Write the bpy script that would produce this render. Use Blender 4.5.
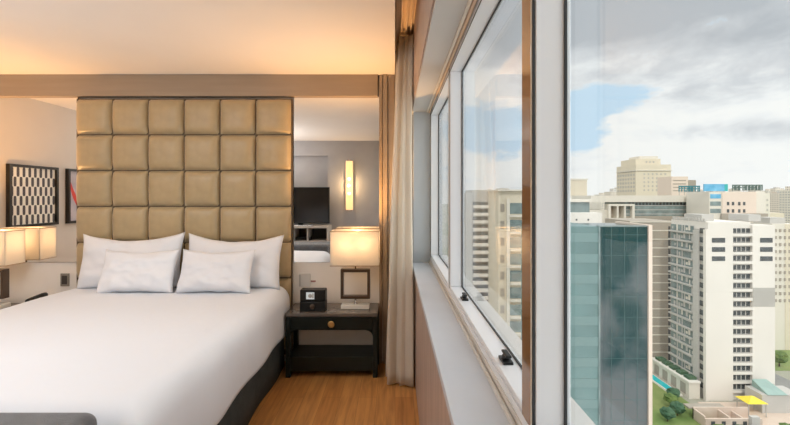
import bpy, bmesh, math, random
from mathutils import Vector, Matrix, noise
C = bpy.context.scene
for o in list(bpy.data.objects): bpy.data.objects.remove(o)
random.seed(7)
EX = 1.55          # eye height
F = 400.0
# ------------------------------------------------------------ camera, sky, lights
cam = bpy.data.cameras.new('camera'); co = bpy.data.objects.new('camera', cam); C.collection.objects.link(co)
cam.sensor_width = 36; cam.lens = F/790*36; cam.shift_y = -16.5/790; cam.clip_start = .02; cam.clip_end = 5000
co.location = (0, 0, EX); co.rotation_euler = (math.pi/2, 0, 0)
C.camera = co
vs = C.view_settings; vs.view_transform = 'Standard'; vs.look = 'None'; vs.gamma = 1; vs.use_curve_mapping = False; vs.exposure = 0.0

SKY_STRENGTH = 1.12
w = bpy.data.worlds.new('sky'); C.world = w; w.use_nodes = True
nt = w.node_tree; N = nt.nodes; L = nt.links; N.clear()
out = N.new('ShaderNodeOutputWorld'); bg = N.new('ShaderNodeBackground'); L.new(bg.outputs[0], out.inputs[0])
bg.inputs[1].default_value = SKY_STRENGTH
tc = N.new('ShaderNodeTexCoord')
def wnoise(scale, detail, rough, zs=2.6, dist=0.0, off=(0, 0, 0)):
    mp = N.new('ShaderNodeMapping'); mp.inputs['Scale'].default_value = (1, 1, zs); mp.inputs['Location'].default_value = off
    L.new(tc.outputs['Generated'], mp.inputs[0])
    n = N.new('ShaderNodeTexNoise'); n.inputs['Scale'].default_value = scale; n.inputs['Detail'].default_value = detail
    n.inputs['Roughness'].default_value = rough; n.inputs['Distortion'].default_value = dist
    L.new(mp.outputs[0], n.inputs[0]); return n.outputs[0]
def ramp(x, stops):
    r = N.new('ShaderNodeValToRGB'); e = r.color_ramp.elements
    while len(e) < len(stops): e.new(.5)
    for i, (p, c) in enumerate(stops):
        e[i].position = p; e[i].color = (*c, 1) if len(c) == 3 else c
    L.new(x, r.inputs[0]); return r.outputs[0]
def math_(op, a, b=None, clamp=False):
    m = N.new('ShaderNodeMath'); m.operation = op; m.use_clamp = clamp
    for i, v in enumerate((a, b)):
        if v is None: continue
        if isinstance(v, (int, float)): m.inputs[i].default_value = v
        else: L.new(v, m.inputs[i])
    return m.outputs[0]
def mixc(f, a, b):
    m = N.new('ShaderNodeMix'); m.data_type = 'RGBA'
    if isinstance(f, (int, float)): m.inputs[0].default_value = f
    else: L.new(f, m.inputs[0])
    for s, v in ((6, a), (7, b)):
        if isinstance(v, tuple): m.inputs[s].default_value = (*v, 1)
        else: L.new(v, m.inputs[s])
    return m.outputs[2]
def pdir(px, py):
    return Vector(((px-395)/F, 1, (196-py)/F)).normalized()
def blob(px, py, rx, rz):
    """soft opening / bank of cloud around one direction of the sky"""
    c = pdir(px, py)
    s = N.new('ShaderNodeVectorMath'); s.operation = 'SUBTRACT'; L.new(tc.outputs['Generated'], s.inputs[0]); s.inputs[1].default_value = c
    m = N.new('ShaderNodeVectorMath'); m.operation = 'MULTIPLY'; L.new(s.outputs[0], m.inputs[0]); m.inputs[1].default_value = (1/rx, 1/rx, 1/rz)
    l = N.new('ShaderNodeVectorMath'); l.operation = 'LENGTH'; L.new(m.outputs[0], l.inputs[0])
    return math_('SUBTRACT', 1.0, l.outputs['Value'], True)
n1 = wnoise(3.2, 9, .58, 2.4, .25)
n2 = wnoise(7.0, 8, .6, 2.2, .3, (3.1, 1.7, .4))
open_ = math_('ADD', math_('ADD', blob(492, 130, .22, .085), blob(585, 103, .16, .06)), math_('ADD', blob(575, 140, .09, .085), math_('MULTIPLY', blob(612, 100, .12, .035), .6)))
cov = math_('ADD', math_('SUBTRACT', math_('MULTIPLY', n1, 1.5), math_('MULTIPLY', open_, 1.0)), math_('MULTIPLY', math_('SUBTRACT', n2, .5), 2.2))
cover = ramp(cov, [(.20, (0, 0, 0)), (.50, (1, 1, 1))])
blue = (.56, .73, .88)
dark_b = math_('ADD', math_('ADD', math_('MULTIPLY', blob(740, 10, .55, .17), 1.1), blob(590, 0, .28, .12)), math_('ADD', math_('MULTIPLY', blob(770, 128, .22, .035), .5), blob(500, 15, .22, .13)))
shade = math_('ADD', math_('MULTIPLY', dark_b, .75), math_('ADD', math_('MULTIPLY', math_('SUBTRACT', n2, .54), 1.3), math_('MULTIPLY', math_('SUBTRACT', n1, .5), .6)))
ccol = ramp(shade, [(.0, (.92, .92, .91)), (.14, (.86, .87, .88)), (.36, (.66, .68, .71)), (.75, (.47, .50, .54))])
L.new(mixc(cover, blue, ccol), bg.inputs[0])
# unseen high and side sky boosted above the visible cloud, to brighten the room
sxyz = N.new('ShaderNodeSeparateXYZ'); L.new(tc.outputs['Generated'], sxyz.inputs[0])
up = ramp(sxyz.outputs[2], [(.45, (0, 0, 0)), (.75, (1, 1, 1))]); ea = ramp(sxyz.outputs[0], [(.70, (0, 0, 0)), (.85, (1, 1, 1))])
L.new(math_('MULTIPLY', SKY_STRENGTH, math_('ADD', 1.0, math_('ADD', math_('MULTIPLY', up, .5), math_('MULTIPLY', ea, 2.6)))), bg.inputs[1])

def lamp_obj(name, kind, loc, energy, col=(1, 1, 1), size=1, sy=None, rot=(0, 0, 0)):
    d = bpy.data.lights.new(name, kind); d.energy = energy; d.color = col
    if kind == 'AREA':
        d.shape = 'RECTANGLE'; d.size = size; d.size_y = sy or size
    elif kind == 'POINT': d.shadow_soft_size = size
    o = bpy.data.objects.new(name, d); C.collection.objects.link(o); o.location = loc; o.rotation_euler = rot
    return o
s = lamp_obj('sun', 'SUN', (0, 0, 60), 1.35, (1, .95, .86)); s.data.angle = math.radians(4)
s.rotation_euler = Vector((-.22, -1, 1.15)).to_track_quat('Z', 'Y').to_euler()
# fill lights added at the ceiling, out of frame, to brighten the room
lamp_obj('added_ceiling_fill', 'AREA', (-3.0, .55, 2.66), 13, (.90, .95, 1), 1.5, 1.2)
lamp_obj('added_ceiling_fill', 'AREA', (-2.15, 1.75, 2.66), 13, (.90, .95, 1), 1.1, .7)
# added upward fill with no lamp body, out of frame, washing the ceiling
UP = math.pi
lamp_obj('added_upward_fill', 'AREA', (-2.95, .55, 1.75), 46, (.96, .96, 1), 1.6, 1.2, (UP, 0, 0))

# ------------------------------------------------------------ materials
def mat(name, col, rough=.6, metal=0, spec=.5, nscale=0, namt=.08, bump=0, bscale=60, emis=None, estr=0, sheen=0, coat=0, col2=None, rp=(.3, .7), stretch=(1, 1, 1)):
    m = bpy.data.materials.new(name); m.use_nodes = True
    t = m.node_tree; b = t.nodes['Principled BSDF']
    b.inputs['Base Color'].default_value = (*col, 1); b.inputs['Roughness'].default_value = rough
    b.inputs['Metallic'].default_value = metal; b.inputs['Specular IOR Level'].default_value = spec
    if sheen: b.inputs['Sheen Weight'].default_value = sheen
    if coat: b.inputs['Coat Weight'].default_value = coat; b.inputs['Coat Roughness'].default_value = .1
    if emis: b.inputs['Emission Color'].default_value = (*emis, 1); b.inputs['Emission Strength'].default_value = estr
    tcn = t.nodes.new('ShaderNodeTexCoord'); mp = t.nodes.new('ShaderNodeMapping'); mp.inputs['Scale'].default_value = stretch
    t.links.new(tcn.outputs['Object'], mp.inputs[0])
    if nscale or col2:
        n = t.nodes.new('ShaderNodeTexNoise'); n.inputs['Scale'].default_value = nscale or 3; n.inputs['Detail'].default_value = 5
        t.links.new(mp.outputs[0], n.inputs[0])
        r = t.nodes.new('ShaderNodeValToRGB'); r.color_ramp.elements[0].position = rp[0]; r.color_ramp.elements[1].position = rp[1]
        c2 = col2 or tuple(min(1, c*(1+namt)) for c in col); c1 = col if col2 else tuple(c*(1-namt) for c in col)
        r.color_ramp.elements[0].color = (*c1, 1); r.color_ramp.elements[1].color = (*c2, 1)
        t.links.new(n.outputs[0], r.inputs[0]); t.links.new(r.outputs[0], b.inputs['Base Color'])
    if bump:
        n = t.nodes.new('ShaderNodeTexNoise'); n.inputs['Scale'].default_value = bscale; n.inputs['Detail'].default_value = 4
        t.links.new(mp.outputs[0], n.inputs[0])
        bp = t.nodes.new('ShaderNodeBump'); bp.inputs['Strength'].default_value = bump; bp.inputs['Distance'].default_value = .01
        t.links.new(n.outputs[0], bp.inputs['Height']); t.links.new(bp.outputs[0], b.inputs['Normal'])
    return m
def wood_floor():
    m = bpy.data.materials.new('oak_planks'); m.use_nodes = True; t = m.node_tree; b = t.nodes['Principled BSDF']
    tcn = t.nodes.new('ShaderNodeTexCoord'); mp = t.nodes.new('ShaderNodeMapping'); mp.inputs['Rotation'].default_value = (0, 0, math.pi/2)
    t.links.new(tcn.outputs['Object'], mp.inputs[0])
    br = t.nodes.new('ShaderNodeTexBrick'); br.inputs['Scale'].default_value = 1; br.inputs['Brick Width'].default_value = 1.3
    br.inputs['Row Height'].default_value = .14; br.inputs['Mortar Size'].default_value = .0012; br.offset = .37
    br.inputs['Color1'].default_value = (.50, .235, .075, 1); br.inputs['Color2'].default_value = (.60, .31, .11, 1); br.inputs['Mortar'].default_value = (.30, .14, .05, 1)
    t.links.new(mp.outputs[0], br.inputs[0])
    mp2 = t.nodes.new('ShaderNodeMapping'); mp2.inputs['Scale'].default_value = (14, 1.2, 1); t.links.new(tcn.outputs['Object'], mp2.inputs[0])
    n = t.nodes.new('ShaderNodeTexNoise'); n.inputs['Scale'].default_value = 2.2; n.inputs['Detail'].default_value = 8; n.inputs['Distortion'].default_value = .6
    t.links.new(mp2.outputs[0], n.inputs[0])
    mx = t.nodes.new('ShaderNodeMix'); mx.data_type = 'RGBA'; mx.blend_type = 'MULTIPLY'; mx.inputs[0].default_value = .75
    r = t.nodes.new('ShaderNodeValToRGB'); r.color_ramp.elements[0].position = .3; r.color_ramp.elements[0].color = (.62, .55, .48, 1); r.color_ramp.elements[1].position = .62; r.color_ramp.elements[1].color = (1.1, 1.08, 1.0, 1)
    t.links.new(n.outputs[0], r.inputs[0]); t.links.new(br.outputs[0], mx.inputs[6]); t.links.new(r.outputs[0], mx.inputs[7]); t.links.new(mx.outputs[2], b.inputs['Base Color'])
    b.inputs['Roughness'].default_value = .42; return m
def glass(name, tint=(1, 1, 1), ior=1.28):
    m = bpy.data.materials.new(name); m.use_nodes = True; t = m.node_tree; t.nodes.clear()
    o = t.nodes.new('ShaderNodeOutputMaterial'); mx = t.nodes.new('ShaderNodeMixShader'); tr = t.nodes.new('ShaderNodeBsdfTransparent')
    gl = t.nodes.new('ShaderNodeBsdfGlossy'); fr = t.nodes.new('ShaderNodeFresnel'); gl.inputs['Roughness'].default_value = 0
    g_ = t.nodes.new('ShaderNodeNewGeometry'); mi = t.nodes.new('ShaderNodeMix'); mi.inputs[2].default_value = ior; mi.inputs[3].default_value = 1/ior
    t.links.new(g_.outputs['Backfacing'], mi.inputs[0]); t.links.new(mi.outputs[0], fr.inputs['IOR']); tr.inputs[0].default_value = (*tint, 1)
    t.links.new(fr.outputs[0], mx.inputs[0]); t.links.new(tr.outputs[0], mx.inputs[1]); t.links.new(gl.outputs[0], mx.inputs[2]); t.links.new(mx.outputs[0], o.inputs[0])
    return m
def cloth(name, col, trans=.5):
    m = bpy.data.materials.new(name); m.use_nodes = True; t = m.node_tree; t.nodes.clear()
    o = t.nodes.new('ShaderNodeOutputMaterial'); mx = t.nodes.new('ShaderNodeMixShader'); d = t.nodes.new('ShaderNodeBsdfDiffuse'); r = t.nodes.new('ShaderNodeBsdfTranslucent')
    tcn = t.nodes.new('ShaderNodeTexCoord'); w_ = t.nodes.new('ShaderNodeTexNoise'); w_.inputs['Scale'].default_value = 90
    t.links.new(tcn.outputs['Object'], w_.inputs[0])
    rp = t.nodes.new('ShaderNodeValToRGB'); rp.color_ramp.elements[0].color = (*[c*.95 for c in col], 1); rp.color_ramp.elements[1].color = (*col, 1)
    t.links.new(w_.outputs[0], rp.inputs[0]); t.links.new(rp.outputs[0], d.inputs[0]); t.links.new(rp.outputs[0], r.inputs[0])
    mx.inputs[0].default_value = trans; t.links.new(d.outputs[0], mx.inputs[1]); t.links.new(r.outputs[0], mx.inputs[2]); t.links.new(mx.outputs[0], o.inputs[0])
    return m
def banded(name, col, colw, fh, bay, vfrac=.5, hfrac=.6, rough=.7, wrough=.25):
    """far facade: rows of window openings as a procedural pattern in object space"""
    m = bpy.data.materials.new(name); m.use_nodes = True; t = m.node_tree; b = t.nodes['Principled BSDF']
    tcn = t.nodes.new('ShaderNodeTexCoord'); sp = t.nodes.new('ShaderNodeSeparateXYZ'); t.links.new(tcn.outputs['Object'], sp.inputs[0])
    def mt(op, a, b_=None):
        k = t.nodes.new('ShaderNodeMath'); k.operation = op
        for i, v in enumerate((a, b_)):
            if v is None: continue
            if isinstance(v, (int, float)): k.inputs[i].default_value = v
            else: t.links.new(v, k.inputs[i])
        return k.outputs[0]
    hz = mt('ADD', sp.outputs[0], sp.outputs[1])
    a = mt('LESS_THAN', mt('FRACT', mt('DIVIDE', mt('ADD', hz, 500), bay)), hfrac)
    v = mt('LESS_THAN', mt('FRACT', mt('DIVIDE', mt('ADD', sp.outputs[2], 500), fh)), vfrac)
    geo = t.nodes.new('ShaderNodeNewGeometry'); s2 = t.nodes.new('ShaderNodeSeparateXYZ'); t.links.new(geo.outputs['Normal'], s2.inputs[0])
    side = mt('LESS_THAN', mt('ABSOLUTE', s2.outputs[2]), .5)
    f = mt('MULTIPLY', mt('MULTIPLY', a, v), side)
    mx = t.nodes.new('ShaderNodeMix'); mx.data_type = 'RGBA'; t.links.new(f, mx.inputs[0]); mx.inputs[6].default_value = (*col, 1); mx.inputs[7].default_value = (*colw, 1)
    t.links.new(mx.outputs[2], b.inputs['Base Color']); b.inputs['Roughness'].default_value = rough
    return m
MT = {}
MT['ceiling'] = mat('ceiling_paint', (.82, .77, .71), .9, nscale=2, namt=.015)
MT['wall'] = mat('greige_paint', (.60, .54, .47), .85, nscale=2, namt=.03)
MT['panel'] = mat('pale_wall_panel', (.84, .80, .74), .6, nscale=3, namt=.03)
MT['wallg'] = mat('grey_beige_wallcovering', (.40, .39, .39), .8, nscale=4, namt=.05)
MT['beam'] = mat('taupe_laminate', (.36, .275, .195), .5, nscale=2, namt=.05, stretch=(1, 1, 12))
MT['sidewall'] = mat('brown_wood_laminate', (.44, .34, .29), .5, nscale=4, namt=.16, stretch=(8, 8, .5))
MT['floor'] = wood_floor()
MT['white_frame'] = mat('white_powder_coat', (.74, .77, .81), .35, nscale=3, namt=.01)
MT['sill'] = mat('grey_white_sill_stone', (.56, .60, .66), .4, nscale=6, namt=.03)
MT['gasket'] = mat('black_gasket', (.02, .022, .025), .5)
MT['bulk'] = mat('pale_grey_plaster', (.55, .54, .52), .8, nscale=3, namt=.02)
MT['tan'] = mat('tan_track_boards', (.78, .62, .46), .6, nscale=5, namt=.1, stretch=(20, .5, 1))
MT['bronze_strip'] = mat('glossy_bronze_strip', (.27, .145, .065), .08, 0, .8, nscale=4, namt=.1, stretch=(1, 1, .3))
MT['cream_edge'] = mat('cream_edge', (.8, .76, .66), .4)
MT['glass'] = glass('window_glass', (.97, .985, .98))
MT['mirror'] = mat('mirror_silver', (.90, .88, .85), .004, 1)
MT['pad'] = mat('gold_satin_upholstery', (.44, .335, .185), .34, 0, .5, nscale=14, namt=.05, bump=.12, bscale=140, sheen=.3)
MT['back'] = mat('dark_backing', (.12, .085, .05), .7)
MT['linen'] = mat('white_linen', (.72, .755, .81), .85, sheen=.2, bump=.25, bscale=9)
MT['linen2'] = mat('white_cotton_percale', (.78, .80, .84), .85, sheen=.2, bump=.2, bscale=14)
MT['skirt'] = mat('charcoal_valance_fabric', (.045, .055, .055), .9, bump=.3, bscale=200, nscale=12, namt=.2)
MT['bench'] = mat('dark_grey_wool', (.10, .105, .115), .95, bump=.4, bscale=260, nscale=20, namt=.2, sheen=.3)
MT['black'] = mat('black_green_lacquer', (.008, .013, .012), .32, 0, .35, nscale=5, namt=.3)
MT['top'] = mat('dark_glossy_table_top', (.13, .11, .095), .12, 0, .8, nscale=6, namt=.2)
MT['brass'] = mat('brass', (.75, .55, .25), .3, 1)
MT['bronze'] = mat('dark_bronze_metal', (.13, .10, .08), .3, .8)
MT['chrome'] = mat('brushed_steel', (.7, .68, .65), .25, 1)
MT['acryl'] = mat('frosted_acrylic', (.85, .80, .70), .2, 0, .6)
MT['shade'] = cloth('cream_shade_fabric', (.85, .82, .76), .62)
MT['trim'] = mat('shade_piping', (.40, .27, .15), .7)
MT['curtain'] = cloth('cream_curtain_fabric', (.95, .91, .83), .5)
MT['bulb'] = mat('lit_bulb', (1, .8, .5), .5, emis=(1, .68, .36), estr=9)
MT['tube'] = mat('lit_sconce_tube', (.9, .6, .3), .5, emis=(1, .66, .30), estr=.95)
MT['tube_hot'] = mat('bright_sconce_bulb', (1, .9, .7), .5, emis=(1, .88, .60), estr=1.8)
MT['screen'] = mat('black_screen', (.006, .007, .009), .12, 0, .6)
MT['plastic'] = mat('black_plastic', (.012, .013, .013), .4, 0, .3)
MT['display'] = mat('lit_clock_display', (.5, .55, .56), .3, emis=(.75, .85, .88), estr=.35)
MT['cab'] = mat('grey_cabinet_laminate', (.46, .44, .41), .5, nscale=4, namt=.05)
MT['cabd'] = mat('dark_taupe_drawer_front', (.25, .23, .19), .5, nscale=4, namt=.1)
MT['cabhole'] = mat('dark_shelf_lining', (.05, .045, .04), .6)
MT['artblack'] = mat('black_picture_frame', (.02, .017, .015), .35)
MT['artcream'] = mat('cream_print_ground', (.80, .77, .68), .6)
MT['artdark'] = mat('charcoal_print_ink', (.07, .065, .07), .6)
MT['artgrey'] = mat('mottled_grey_canvas', (.34, .33, .37), .7, nscale=5, col2=(.58, .50, .50))
MT['artred'] = mat('red_paint', (.62, .05, .03), .5)
MT['offw'] = mat('off_white_plastic', (.62, .60, .56), .4)
MT['cord'] = mat('black_cord', (.03, .02, .018), .5)

# ------------------------------------------------------------ mesh helpers
class MB:
    def __init__(s): s.v = []; s.f = []; s.mi = []; s.cur = 0; s.sm = []; s.smooth = False
    def add(s, vs, fs):
        k = len(s.v); s.v += [tuple(v) for v in vs]
        for f in fs: s.f.append([i+k for i in f]); s.mi.append(s.cur); s.sm.append(s.smooth)
        return s
    def box(s, x0, x1, y0, y1, z0, z1):
        return s.add([(x0,y0,z0),(x1,y0,z0),(x1,y1,z0),(x0,y1,z0),(x0,y0,z1),(x1,y0,z1),(x1,y1,z1),(x0,y1,z1)],
                     [(0,3,2,1),(4,5,6,7),(0,1,5,4),(1,2,6,5),(2,3,7,6),(3,0,4,7)])
    def tube(s, pts, r, n=8, caps=True, rs=None):
        pts = [Vector(p) for p in pts]; rings = []; up0 = Vector((0, 0, 1))
        for i, p in enumerate(pts):
            d = (pts[min(i+1, len(pts)-1)]-pts[max(i-1, 0)]).normalized()
            a = d.orthogonal().normalized() if abs(d.dot(up0)) > .99 else d.cross(up0).normalized()
            b = d.cross(a); rr = rs[i] if rs else r
            rings.append([p+a*rr*math.cos(2*math.pi*k/n)+b*rr*math.sin(2*math.pi*k/n) for k in range(n)])
        vs = [v for r_ in rings for v in r_]; fs = []
        for i in range(len(pts)-1):
            for k in range(n):
                fs.append((i*n+k, i*n+(k+1) % n, (i+1)*n+(k+1) % n, (i+1)*n+k))
        if caps: fs.append(tuple(range(n-1, -1, -1))); fs.append(tuple((len(pts)-1)*n+k for k in range(n)))
        o = s.smooth; s.smooth = True; s.add(vs, fs); s.smooth = o; return s
    def lathe(s, cx, cy, prof, n=24, axis='z', z0=0):
        vs = []; fs = []
        for (r, h) in prof:
            for k in range(n):
                a = 2*math.pi*k/n; c_, s_ = r*math.cos(a), r*math.sin(a)
                vs.append((cx+c_, cy+s_, z0+h) if axis == 'z' else (cx+c_, cy-h, z0+s_))
        for i in range(len(prof)-1):
            for k in range(n): fs.append((i*n+k, i*n+(k+1) % n, (i+1)*n+(k+1) % n, (i+1)*n+k))
        fs.append(tuple(range(n-1, -1, -1))); fs.append(tuple((len(prof)-1)*n+k for k in range(n)))
        o = s.smooth; s.smooth = True; s.add(vs, fs); s.smooth = o; return s
    def prism(s, poly, y0, y1):
        """poly in (x,z), extruded along y"""
        n = len(poly); vs = [(x, y0, z) for x, z in poly]+[(x, y1, z) for x, z in poly]
        fs = [tuple(range(n)), tuple(range(2*n-1, n-1, -1))]+[(i, i+n, (i+1) % n+n, (i+1) % n) for i in range(n)]
        return s.add(vs, fs)
    def grid(s, fn, nu, nv, flip=False):
        vs = [fn(i/nu, j/nv) for j in range(nv+1) for i in range(nu+1)]; W = nu+1
        fs = [(j*W+i, j*W+i+1, (j+1)*W+i+1, (j+1)*W+i) for j in range(nv) for i in range(nu)]
        if flip: fs = [f[::-1] for f in fs]
        o = s.smooth; s.smooth = True; s.add(vs, fs); s.smooth = o; return s
    def build(s, name, m, parent=None, bevel=0, seg=2, merge=False, solid=0, loc=None):
        me = bpy.data.meshes.new(name); me.from_pydata(s.v, [], s.f)
        for k in (m if isinstance(m, list) else [m]): me.materials.append(k)
        for p, i, sm in zip(me.polygons, s.mi, s.sm): p.material_index = i; p.use_smooth = sm
        bm = bmesh.new(); bm.from_mesh(me)
        if merge: bmesh.ops.remove_doubles(bm, verts=bm.verts, dist=1e-4)
        bmesh.ops.recalc_face_normals(bm, faces=bm.faces)
        if bevel:
            es = [e for e in bm.edges if len(e.link_faces) == 2 and e.calc_face_angle(0) > .6]
            bmesh.ops.bevel(bm, geom=es, offset=bevel, segments=seg, affect='EDGES', profile=.5, clamp_overlap=True)
            if seg > 2:
                for f in bm.faces: f.smooth = True
        bm.to_mesh(me); bm.free()
        o = bpy.data.objects.new(name, me); C.collection.objects.link(o)
        if loc: o.location = loc
        if solid:
            md = o.modifiers.new('thickness', 'SOLIDIFY'); md.thickness = solid
        if parent: o.parent = parent
        return o
def tag(o, label=None, cat=None, group=None, kind=None):
    if label: o['label'] = label
    if cat: o['category'] = cat
    if group: o['group'] = group
    if kind: o['kind'] = kind
    return o
def thing(name, label, cat, loc=(0, 0, 0), rz=0, group=None):
    o = bpy.data.objects.new(name, None); C.collection.objects.link(o); o.location = loc; o.rotation_euler = (0, 0, rz); o.empty_display_size = .1
    return tag(o, label, cat, group)
def struct(name, mb, m, label=None, parent=None, **k):
    o = mb.build(name, m, parent, **k); o['kind'] = 'structure'
    if label: o['label'] = label
    return o
def copy_tree(o, parent=None):
    c = o.copy(); C.collection.objects.link(c); c.parent = parent
    for ch in list(o.children): copy_tree(ch, c)
    return c
def bx(*a): return MB().box(*a)

# ------------------------------------------------------------ the room
YB = 3.75; YO = -.68; XL = -4.2; XW = .166; ZC = 2.675
struct('floor', bx(XL-.1, XW+.26, YO-.12, YB+.25, -.12, 0), MT['floor'])
struct('ceiling', bx(XL-.1, 0, YO-.12, YB+.25, ZC, ZC+.1), MT['ceiling'])
struct('wall_back', MB().box(XL-.1, XW+.26, YB+.03, YB+.25, 0, 3.0), MT['panel'])
m_ = MB().box(XL, -.945-.01, YB, YB+.03, 0, .93); m_.box(-.955, .0, YB-.002, YB+.03, 0, .93)
struct('trim_1', m_, MT['panel'], 'pale panelling below the mirrors')
struct('wall_left', bx(XL-.15, XL, YO-.12, YB+.25, 0, ZC), MT['wall'])
# wall opposite the bed with its shallow niche
m_ = MB(); m_.box(XL-.1, -2.25, YO-.15, YO, 0, ZC); m_.box(-1.37, XW+.26, YO-.15, YO, 0, ZC+.3); m_.box(-2.25, -1.37, YO-.15, YO, 0, .6)
m_.box(-2.25, -1.37, YO-.15, YO, 2.37, ZC); m_.box(-2.25, -1.37, YO-.22, YO-.10, .6, 2.37)
struct('wall_front', m_, MT['wallg'])
# window wall: low wall, niche end, bulkhead with the curtain pocket
m_ = MB(); m_.box(XW, XW+.26, YO-.12, YB+.03, 0, .92); 
struct('wall_right', m_, MT['sidewall'])
struct('trim_2', bx(XW, XW+.26, 3.6, YB+.03, .92, 2.31), mat('pale_grey_paint', (.50, .54, .58), .7, nscale=3, namt=.02), 'grey end wall of the window niche')
m_ = MB(); m_.box(XW-.008, .42, YO-.12, YB+.03, 2.31, 3.0); 
struct('trim_3', m_, MT['bulk'], 'pale grey bulkhead above the windows')
struct('trim_4', bx(XW-.016, XW-.008, YO-.1, YB, 2.325, 2.9), MT['sidewall'], 'brown face of the bulkhead in the curtain pocket')
m_ = MB(); m_.box(-.03, XW-.008, YO-.12, YB+.03, 2.9, 3.0)
for x in (.018, .052, .09, .125): m_.box(x-.006, x+.006, YO-.1, YB, 2.872, 2.9)
struct('trim_5', m_, MT['tan'], 'tan boards and tracks inside the curtain pocket')
struct('trim_6', bx(-.03, -.001, YO-.12, YB+.03, ZC-.001+.101, 2.9), MT['ceiling'], 'inner side of the curtain pocket')
# soffit and end column beside the mirror
m_ = MB(); m_.box(XL, -.16, 3.70, YB+.03, 2.475, ZC)
struct('trim_7', m_, MT['beam'], 'taupe soffit beam above headboard and mirrors', bevel=.002)
m_ = MB(); m_.box(-.146, -.118, 3.705, YB+.03, 0, ZC-.002); m_.box(-.112, -.07, 3.69, YB+.03, 0, ZC-.002); m_.box(-.064, -.003, 3.70, YB+.03, 0, ZC-.002)
struct('trim_8', m_, MT['beam'], 'ribbed taupe column between mirror and curtain', bevel=.002)
struct('trim_9', bx(-.001, XW-.017, 3.72, YB+.03, 0, 2.9), MT['panel'], 'wall strip behind the curtain')
# sill
m_ = MB().box(XW-.012, .315, YO-.1, 3.6, .92, .95)
struct('trim_10', m_, MT['sill'], 'wide grey white window sill', bevel=.003)
m_ = MB()
m_.box(.303, .309, YO-.1, 3.6, .950, .966); m_.cur = 1; m_.box(.309, .3125, YO-.1, 3.6, .950, .957); m_.cur = 2; m_.box(.3125, .3155, YO-.1, 3.6, .95, .985)
m_.cur = 1; m_.box(.3156, .319, YO-.1, 3.6, .95, .962); m_.cur = 3; m_.box(.3156, .319, YO-.1, 3.6, .962, 1.008)
struct('trim_11', m_, [MT['offw'], MT['gasket'], MT['offw'], MT['white_frame']], 'pale and black track lines along the sill')
# windows
XG = .39; XI = .32
def window(n, y0, y1, label):
    """one window: y0 near, y1 far; frame profile then a pane"""
    fw = .045
    m = MB()
    m.box(XI, XG+.01, y0, y1, .95, 1.025); m.box(XI, XG+.01, y0, y1, 2.27, 2.31)
    m.box(XI, XG+.01, y0, y0+fw, 1.025, 2.27); m.box(XI, XG+.01, y1-fw, y1, 1.025, 2.27)
    f = struct(f'window_{n}', m, MT['white_frame'], label, bevel=.0025)
    g = MB(); a, b, c, d = y0+fw, y1-fw, 1.025, 2.27; t = .0045
    g.box(XG-.006, XG, a, b, c, c+t); g.box(XG-.006, XG, a, b, d-t, d); g.box(XG-.006, XG, a, a+t, c, d); g.box(XG-.006, XG, b-t, b, c, d)
    g.box(XI-.002, XI, y0, y0+.004, .96, 2.3); g.box(XI-.002, XI, y1-.004, y1, .96, 2.3)
    g.box(XI-.002, XI, y0, y1, 2.272, 2.277); 
    struct('gasket', g, MT['gasket'], None, f)
    struct('pane', MB().box(XG, XG+.006, a, b, c, d), MT['glass'], None, f)
    return f
window(1, 2.355, 3.6, 'farthest window, next to the curtain')
window(2, .955, 2.355, 'middle window with two dark latches on its ledge')
window(3, -.6, .955, 'nearest window, with the white tower seen through it')
m_ = MB().box(.312, XI-.002, .9205, .985, 1.013, 2.29)
struct('trim_12', m_, MT['bronze_strip'], 'glossy brown cover strip on the window post', bevel=.002)
m_ = MB().box(.312, XI-.002, .9145, .9200, 1.013, 2.29); struct('trim_13', m_, MT['cream_edge'], 'cream edge of the window post')
struct('trim_14', bx(.313, .3175, .9105, .914, 1.013, 2.29), MT['gasket'], 'black seal of the window post')
m_ = MB()
for i, (x, z) in enumerate(((.285, 2.302), (.302, 2.296))): m_.cur = i % 2; m_.box(x, x+.012, YO-.1, 3.6, z, 2.3099)
struct('trim_15', m_, [MT['cream_edge'], MT['tan']], 'narrow beads along the window head')
# backing strip outside closes the wall below the glass
struct('trim_16', bx(.425, .50, YO-.1, 3.9, -3, .98), MT['bulk'], 'outer face of the wall below the windows')

# mirrors
def mirror(x0, x1, label):
    t = thing('wall_mirror', label, 'mirror', ((x0+x1)/2, YB-.012, .93))
    h = (x1-x0)/2
    bx(-h, h, 0, .004, 0, 1.545).build('mirror_glass', MT['mirror'], t)
    m = MB(); m.box(-h, h, .004, .0115, 0, 1.545); m.build('backing', MT['back'], t)
mirror(-4.19, -2.965, 'tall frameless mirror left of the headboard, reflecting two framed pictures')
mirror(-.945, -.148, 'tall frameless mirror right of the headboard, reflecting the television and a glowing wall light')

# ------------------------------------------------------------ headboard
HX0, HX1 = -2.952, -.960; PS = (HX1-HX0)/6
t = thing('headboard', 'tall gold upholstered headboard of square padded panels behind the bed', 'headboard', ((HX0+HX1)/2, 3.735, 0))
bx(-(HX1-HX0)/2-.004, (HX1-HX0)/2+.004, -.022, 0, .08, 2.455).build('backing_board', MT['back'], t)
def pad_fn(u, v):
    a, b = 2*u-1, 2*v-1
    p = (max(0, 1-abs(a)**4)*max(0, 1-abs(b)**4))**.5
    return (a*PS*.489, -.02-.062*p-.004*noise.noise(Vector((a*2, b*2, 3))), b*PS*.489)
pad_me = None
for r in range(7):
    for c in range(6):
        if pad_me is None:
            o = MB().grid(pad_fn, 18, 18).build('padded_panel', MT['pad'], t); pad_me = o.data
        else:
            o = bpy.data.objects.new('padded_panel', pad_me); C.collection.objects.link(o); o.parent = t
        o.location = (-(HX1-HX0)/2+PS*(c+.5), 0, 2.45-PS*(r+.5))

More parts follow.
